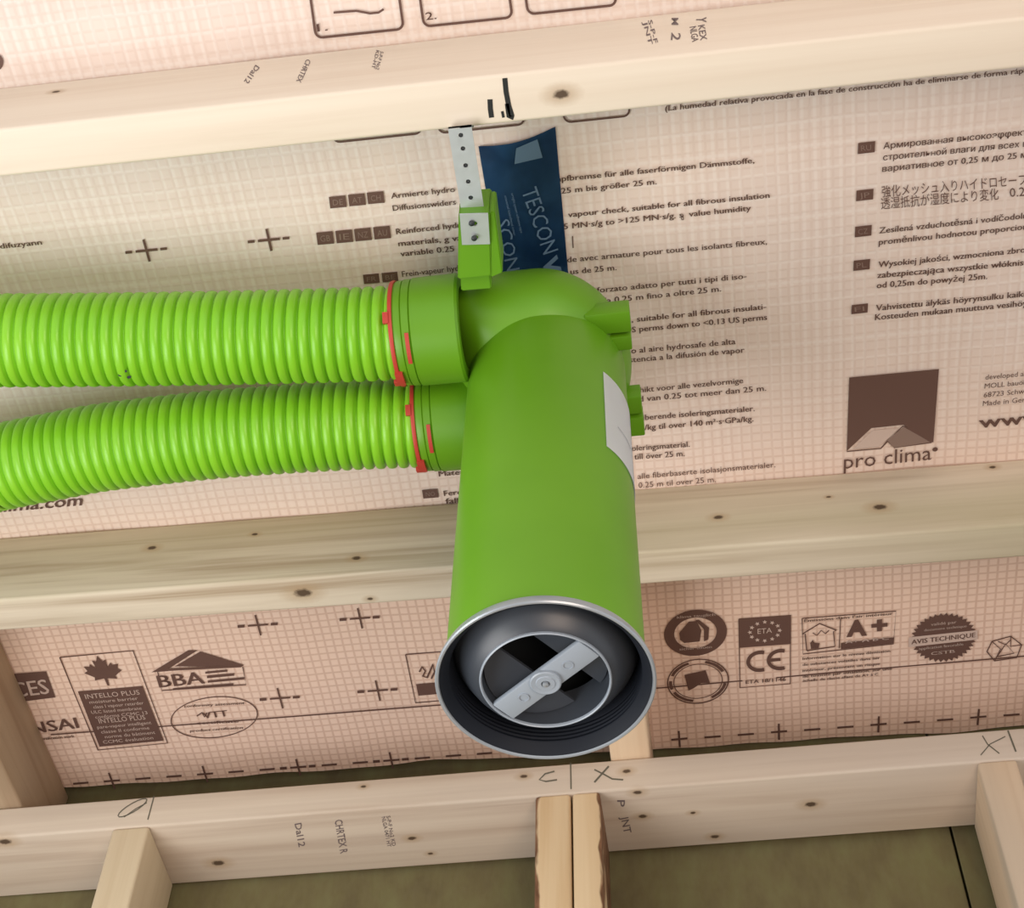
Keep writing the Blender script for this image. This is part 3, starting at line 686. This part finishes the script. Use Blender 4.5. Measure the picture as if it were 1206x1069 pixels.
# outlet pipe, with a soft fillet into the chamber; bevelled lower end
RP = .0622
b = bmesh.new()
prof = [(RP+.0002, ZB+.0068), (RP+.0004, ZB+.010), (RP+.0004, ZB+.03), (RP-.0003, 1.0-.02), (RP-.0006, 1.02), (RP-.0006, 1.05)]
lathe(b, prof, AX, AY, 128); pipe = part('outlet_pipe', b, M['green'])
# rim and insert
b = bmesh.new(); lathe(b, [(RP+.0008, ZB+.0075), (.0668, ZB+.0068), (.0682, ZB+.003), (.0684, ZB+.0006), (.0676, ZB-.0002), (.0664, ZB), (.0658, ZB+.0012), (.0648, ZB+.0028)], AX, AY, 160)
part('outlet_rim', b, M['rimmetal'])
b = bmesh.new(); pr = [(.0657, ZB+.0008), (.0632, ZB+.0026), (.0614, ZB+.0062)]
for k in range(5): pr += [(.0606, ZB+.007+.0032*k), (.0600, ZB+.0082+.0032*k)]
pr += [(.0592, ZB+.024), (.0586, ZB+.030)]
lathe(b, pr, AX, AY, 128); part('inner_sleeve', b, M['grey'])
ZR = ZB+.002
b = bmesh.new(); lathe(b, [(.0590, ZB+.030), (.0578, ZB+.0265), (.0562, ZB+.0225), (.050, ZB+.0125), (.0445, ZB+.0055), (.0405, ZR+.001)], AX, AY, 128)
cone = part('valve_cone', b, M['grey_mid'])
b = bmesh.new(); lathe(b, [(.0410, ZR+.002), (.0410, ZR), (.0402, ZR-.0006), (.0396, ZR), (.0394, ZR+.002)], AX, AY, 128); part('valve_ring', b, M['bar'])
b = bmesh.new(); lathe(b, [(.0394, ZR+.0015), (.0392, ZR+.028)], AX, AY, 96); part('valve_throat', b, M['grey_mid'])
# dished back with a slot across, crossbar and hub
th = math.radians(0)
pA, pB = Vector(onz(594.6, 838.5, ZR)), Vector(onz(689, 769.5, ZR)); th = math.atan2(pB.y-pA.y, pB.x-pA.x)
R2 = Matrix.Rotation(th, 4, 'Z')
def turned(bm):
    for v in bm.verts: v.co = Vector((AX, AY, 0))+R2@v.co
    return bm
for s in (-1, 1):
    b = bmesh.new(); vs = []; n_ = 20; x_in = .0115
    a_max = math.acos(x_in/.0385)
    for top in (0, 1):
        vs.append([b.verts.new((s*.0385*math.cos(a), .0385*math.sin(a), ZB+.022+(.002 if top else 0)+.010*math.cos(a)*0)) for a in [(-a_max+2*a_max*i/n_) for i in range(n_+1)]])
    for k in range(n_): b.faces.new((vs[0][k], vs[0][k+1], vs[1][k+1], vs[1][k]))
    b.faces.new(vs[0]); b.faces.new(vs[1]); b.faces.new((vs[0][0], vs[1][0], vs[1][-1], vs[0][-1]))
    # tilt the blade a little
    for v in b.verts: v.co.z += -s*0.0 + (-.012*(abs(v.co.x)/.0385) if True else 0)
    turned(b); part('valve_blade', b, M['grey_mid'], smooth=False)
b = bmesh.new(); box(b, (-.0385, -.0088, ZR), (.0385, .0088, ZR+.004), .001, 2)
turned(b); bar = part('crossbar', b, M['bar'])
for v_ in (-.017, .017):
    b = bmesh.new(); lathe(b, [(.0036, 0), (.0036, -.0006), (.0028, -.0006), (.0028, 0)], 0, 0, 24)
    for v in b.verts: v.co = Vector((AX, AY, ZR))+R2@Vector((v.co.x+v_*1.15, v.co.y, v.co.z))
    part('boss', b, M['bar'], bar)
b = bmesh.new(); lathe(b, [(.0098, ZR+.001), (.0098, ZR-.0016), (.0090, ZR-.0022), (.0062, ZR-.0018), (.0058, ZR-.0024), (.0028, ZR-.0024), (.0022, ZR-.0008), (.0001, ZR-.0006)], AX, AY, 48)
hub = part('hub', b, M['bar'])
b = bmesh.new(); lathe(b, [(.0020, ZR-.0008), (.0019, ZR-.0034), (.0001, ZR-.0040)], AX, AY, 20); part('hub_screw', b, M['rimmetal'], hub)
b = bmesh.new(); lathe(b, [(.0600, ZB+.050), (.0001, ZB+.0502)], AX, AY, 48); lathe(b, [(.0598, ZB+.028), (.0598, ZB+.051)], AX, AY, 48); part('inside_shade_plug', b, M['black'])  # black plug standing in for the shade deep inside the pipe
# collars
def collar(c, x0, x1, R0):
    b = bmesh.new()
    lathe(b, [(R0-.006, x0), (R0-.0022, x0), (R0-.0012, x0+.0025), (R0-.0012, x0+.0062), (R0-.0020, x0+.0068), (R0-.0006, x0+.0075), (R0-.0006, x0+.0128), (R0-.0016, x0+.0134), (R0, x0+.0142), (R0+.0004, x1-.002), (R0-.0012, x1), (R0-.010, x1+.0002)], c.y, c.z, 96, axis='x')
    col = part('collar', b, M['green']);
    b = bmesh.new(); lathe(b, [(R0-.0065, x0+.0006), (R0-.0008, x0+.0004), (R0-.0004, x0-.0008), (R0-.0008, x0-.0026), (R0-.0065, x0-.0026)], c.y, c.z, 96, axis='x')
    red = part('seal_ring', b, M['red'], col)
    # red clips on the seal ring and the red slot
    def arc_patch(a0, a1, xa, xb, ra, rb, m, nm, par):
        b = bmesh.new(); n_ = 8; G = []
        for i in range(n_+1):
            a = math.radians(a0+(a1-a0)*i/n_); row = []
            for (x, r) in ((xa, ra), (xa, rb), (xb, rb), (xb, ra)): row.append(b.verts.new((x, c.y+r*math.cos(a), c.z+r*math.sin(a))))
            G.append(row)
        for g0, g1 in zip(G, G[1:]):
            for q in range(4): b.faces.new((g0[q], g0[(q+1) % 4], g1[(q+1) % 4], g1[q]))
        b.faces.new(G[0]); b.faces.new(G[-1]); part(nm, b, m, par, False)
    # angle measured from +y (far) turning up; the camera sees the lower near quarter (180..300 deg)
    arc_patch(214, 226, x0-.0062, x0-.002, R0-.0052, R0+.0002, M['red'], 'clip', red)
    arc_patch(283, 298, x0-.0030, x0+.0030, R0-.0022, R0+.0012, M['red'], 'clip', red)
    arc_patch(298, 306, x0-.0055, x0+.0030, R0-.0022, R0+.0012, M['red'], 'clip', red)
    arc_patch(238, 272, x0+.0094, x0+.0124, R0-.003, R0+.0002, M['red'], 'slot', col)
collar(Vector((0, c1.y, c1.z)), xr1, xr1e, .0418)
xr2 = float(onz(496, 494, ZD2)[0]); collar(Vector((0, c2.y, c2.z)), xr2, xr1e+.008, .0415)
# lug that takes the strap
zl = 1.016
L0, L1 = Vector(onz(539, 330, zl)), Vector(onz(577, 327, zl)); Lt = Vector(onz(541, 254, zl))
b = bmesh.new(); 
def prism(bm, px, z0, z1, z2=None):
    lo = [bm.verts.new(onz(x, y, z0)) for x, y in px]; hi = [bm.verts.new((v.co.x, v.co.y, z1)) for v in lo]
    bm.faces.new(lo); bm.faces.new(hi); n = len(px)
    for i in range(n): bm.faces.new((lo[i], lo[(i+1) % n], hi[(i+1) % n], hi[i]))
prism(b, [(540, 254), (577, 252), (579, 325), (539, 329)], zl, zl+.04)
prism(b, [(542, 318), (577, 315), (579, 340), (543, 343)], zl+.012, zl+.05)
bmesh.ops.recalc_face_normals(b, faces=b.faces); bmesh.ops.bevel(b, geom=b.edges[:], offset=.001, segments=2, affect='EDGES')
lug = part('strap_lug', b, M['green'])
b = bmesh.new(); prism(b, [(576.5, 250), (583, 250), (592, 321), (578, 327)], zl+.001, zl+.034); bmesh.ops.recalc_face_normals(b, faces=b.faces); bmesh.ops.bevel(b, geom=b.edges[:], offset=.0008, segments=2, affect='EDGES'); part('lug_cheek', b, M['green'], lug)
# side lugs on the right: forked tabs
def tab(px0, py0, px1, py1, z, th_):
    a, c_ = Vector(onz(px0, py0, z)), Vector(onz(px1, py1, z))
    b = bmesh.new(); box(b, (min(a.x, c_.x), min(a.y, c_.y), z), (max(a.x, c_.x), max(a.y, c_.y), z+th_), .0012, 2); part('side_tab', b, M['green'])
tab(688, 372, 744, 391, 1.035, .018)
tab(700, 400, 745, 412, 1.035, .018)
tab(700, 472, 757, 487, 1.035, .018)
tab(700, 497, 760, 513, 1.035, .018)
# sticker on the pipe's right flank
b = bmesh.new(); G = []; n_ = 16
def z_on(px, py, ang):
    X = AX+(RP+.0006)*math.cos(ang); Y = AY+(RP+.0006)*math.sin(ang)
    d = dray(px, py); return Y*d[2]/d[1]
a0, a1 = math.radians(-42), math.radians(22)
zt, zb = z_on(725, 436, a0), z_on(728, 524, a0)
for i in range(n_+1):
    a = a0+(a1-a0)*i/n_; r = RP+.0007
    G.append([b.verts.new((AX+r*math.cos(a), AY+r*math.sin(a), z)) for z in (zt, zb)])
for g0, g1 in zip(G, G[1:]): b.faces.new((g0[0], g1[0], g1[1], g0[1]))
bmesh.ops.solidify(b, geom=b.faces[:], thickness=-.0002)
stick = part('sticker', b, M['label'], pipe); stick['label'] = 'white paper sticker'
b = bmesh.new()
for k in (3,):
    za = zt+(zb-zt)*(.15+.15*k); G = []
    for i in range(7):
        a = math.radians(-30+ (20 if k % 2 else 12)*i/6); G.append([b.verts.new((AX+(RP+.0010)*math.cos(a), AY+(RP+.0010)*math.sin(a), z)) for z in (za, za-.0022)])
    for g0, g1 in zip(G, G[1:]): b.faces.new((g0[0], g1[0], g1[1], g0[1]))
part('sticker_print', b, M['label_print'], stick)

# ------------------------------------------------------------------ perforated strap
def plate_with_holes(name, A, B, wd, holes, m, th_=.001, parent=None, up=Vector((0, 0, 1)), offx=0):
    """flat strip from A to B (centre line), with real round holes"""
    d = (B-A); L_ = d.length; d.normalize(); s = d.cross(up).normalized(); nrm = s.cross(d)
    b = bmesh.new()
    # cells along the strip: a square with a round hole per hole, plain quads between
    cuts = [0]; 
    for h in holes: cuts += [h-wd*.5*.6, h+wd*.5*.6]
    cuts.append(L_)
    def P(t, w_, z): return A+d*t+s*w_+nrm*z
    for side in (0, th_):
        for i in range(0, len(cuts)-1, 2):
            t0, t1 = cuts[i], cuts[i+1]
            if t1 > t0: b.faces.new([b.verts.new(P(t, w_, side)) for t, w_ in ((t0, -wd/2), (t1, -wd/2), (t1, wd/2), (t0, wd/2))])
        for h in holes:
            q = wd*.3; r = wd*.105; hw = wd/2
            out = [(h+q*u, hw*v) for u, v in ((1,-1),(1,-.5),(1,0),(1,.5),(1,1),(.5,1),(0,1),(-.5,1),(-1,1),(-1,.5),(-1,0),(-1,-.5),(-1,-1),(-.5,-1),(0,-1),(.5,-1))]
            n_ = 16; inn = [(h+r*math.cos(a), r*math.sin(a)) for a in [math.atan2(o2[1], o2[0]-h) for o2 in out]]
            vi = [b.verts.new(P(*x, side)) for x in inn]; vo = [b.verts.new(P(*x, side)) for x in out]
            for k in range(n_): b.faces.new((vi[k], vi[(k+1) % n_], vo[(k+1) % n_], vo[k]))
    # rim and corners
    for w_ in (-wd/2, wd/2): b.faces.new([b.verts.new(P(t, w_, z)) for t, z in ((0, 0), (L_, 0), (L_, th_), (0, th_))])
    for t in (0, L_): b.faces.new([b.verts.new(P(t, w_, z)) for w_, z in ((-wd/2, 0), (wd/2, 0), (wd/2, th_), (-wd/2, th_))])
    me = D.meshes.new(name); b.to_mesh(me); b.free(); return link(name, me, m, parent)
zs = 1.028
sroot = empty('perforated_strap', Vector(onz(541, 150, zs)))
tag(sroot, 'galvanised perforated metal strap holding the green lug up to the near joist', 'strap')
bpy.context.view_layer.update()
A_, B_ = Vector(onz(541.5, 151, zs)), Vector(onz(557, 249, zs)); Wd = (Vector(onz(555, 151, zs))-Vector(onz(527, 151.5, zs))).length
def hole_t(px, py, A, z): return (Vector(onz(px, py, z))-A).length
hs = [hole_t(x, y, A_, zs) for x, y in ((538.5, 156), (541.5, 175), (545, 195), (548.5, 214), (551.5, 233))]
o = plate_with_holes('strap_strip', A_, B_, Wd, [max(h, Wd*.32) for h in hs], M['zinc'], .0012); o.parent = sroot; o.matrix_parent_inverse = sroot.matrix_world.inverted()
for h in hs:  # dark discs paint the shade seen through the strap's holes
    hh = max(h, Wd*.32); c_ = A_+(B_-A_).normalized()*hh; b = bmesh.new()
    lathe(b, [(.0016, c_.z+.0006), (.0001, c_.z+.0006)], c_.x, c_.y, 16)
    q_ = obj('hole_shade_disc', b, M['hole'], sroot); q_.matrix_parent_inverse = sroot.matrix_world.inverted()
# upturned end against the joist
b = bmesh.new(); yj = J1L[1]+(A_.x-J1L[0])*math.tan(A1)+.037
e = [Vector((A_.x-Wd/2, A_.y, zs)), Vector((A_.x+Wd/2, A_.y, zs))]
pts = [(A_.y, zs), (min(A_.y, yj+.004), zs+.004), (yj+.0022, zs+.014), (yj+.0016, zs+.06)]
prev = None
for (yy, zz) in pts:
    r = [b.verts.new((A_.x-Wd/2, yy, zz)), b.verts.new((A_.x+Wd/2, yy, zz))]
    if prev: b.faces.new((prev[0], prev[1], r[1], r[0]))
    prev = r
bmesh.ops.solidify(b, geom=b.faces[:], thickness=.001)
o = obj('strap_bend', b, M['zinc'], sroot, True); o.matrix_parent_inverse = sroot.matrix_world.inverted()
# foot screwed on the lug, tilted so that it catches the light
A2_, B2_ = Vector(onz(558, 252, zl-.004)), Vector(onz(560.5, 287, zl-.0012))
o = plate_with_holes('strap_foot', A2_, B2_, Wd*1.22, [hole_t(555.5, 263, A2_, zl-.003), hole_t(558.5, 280, A2_, zl-.002)], M['zinc'], .0012); o.parent = sroot; o.matrix_parent_inverse = sroot.matrix_world.inverted()
for (px, py) in ((555.5, 262.5), (558.5, 280)):
    c_ = Vector(onz(px, py, zl-.004)); b = bmesh.new()
    lathe(b, [(.0021, c_.z), (.0021, c_.z-.0012), (.0012, c_.z-.0020), (.0001, c_.z-.0021)], c_.x, c_.y, 20)
    s_ = obj('screw', b, M['hole'], sroot, True); s_.matrix_parent_inverse = sroot.matrix_world.inverted()
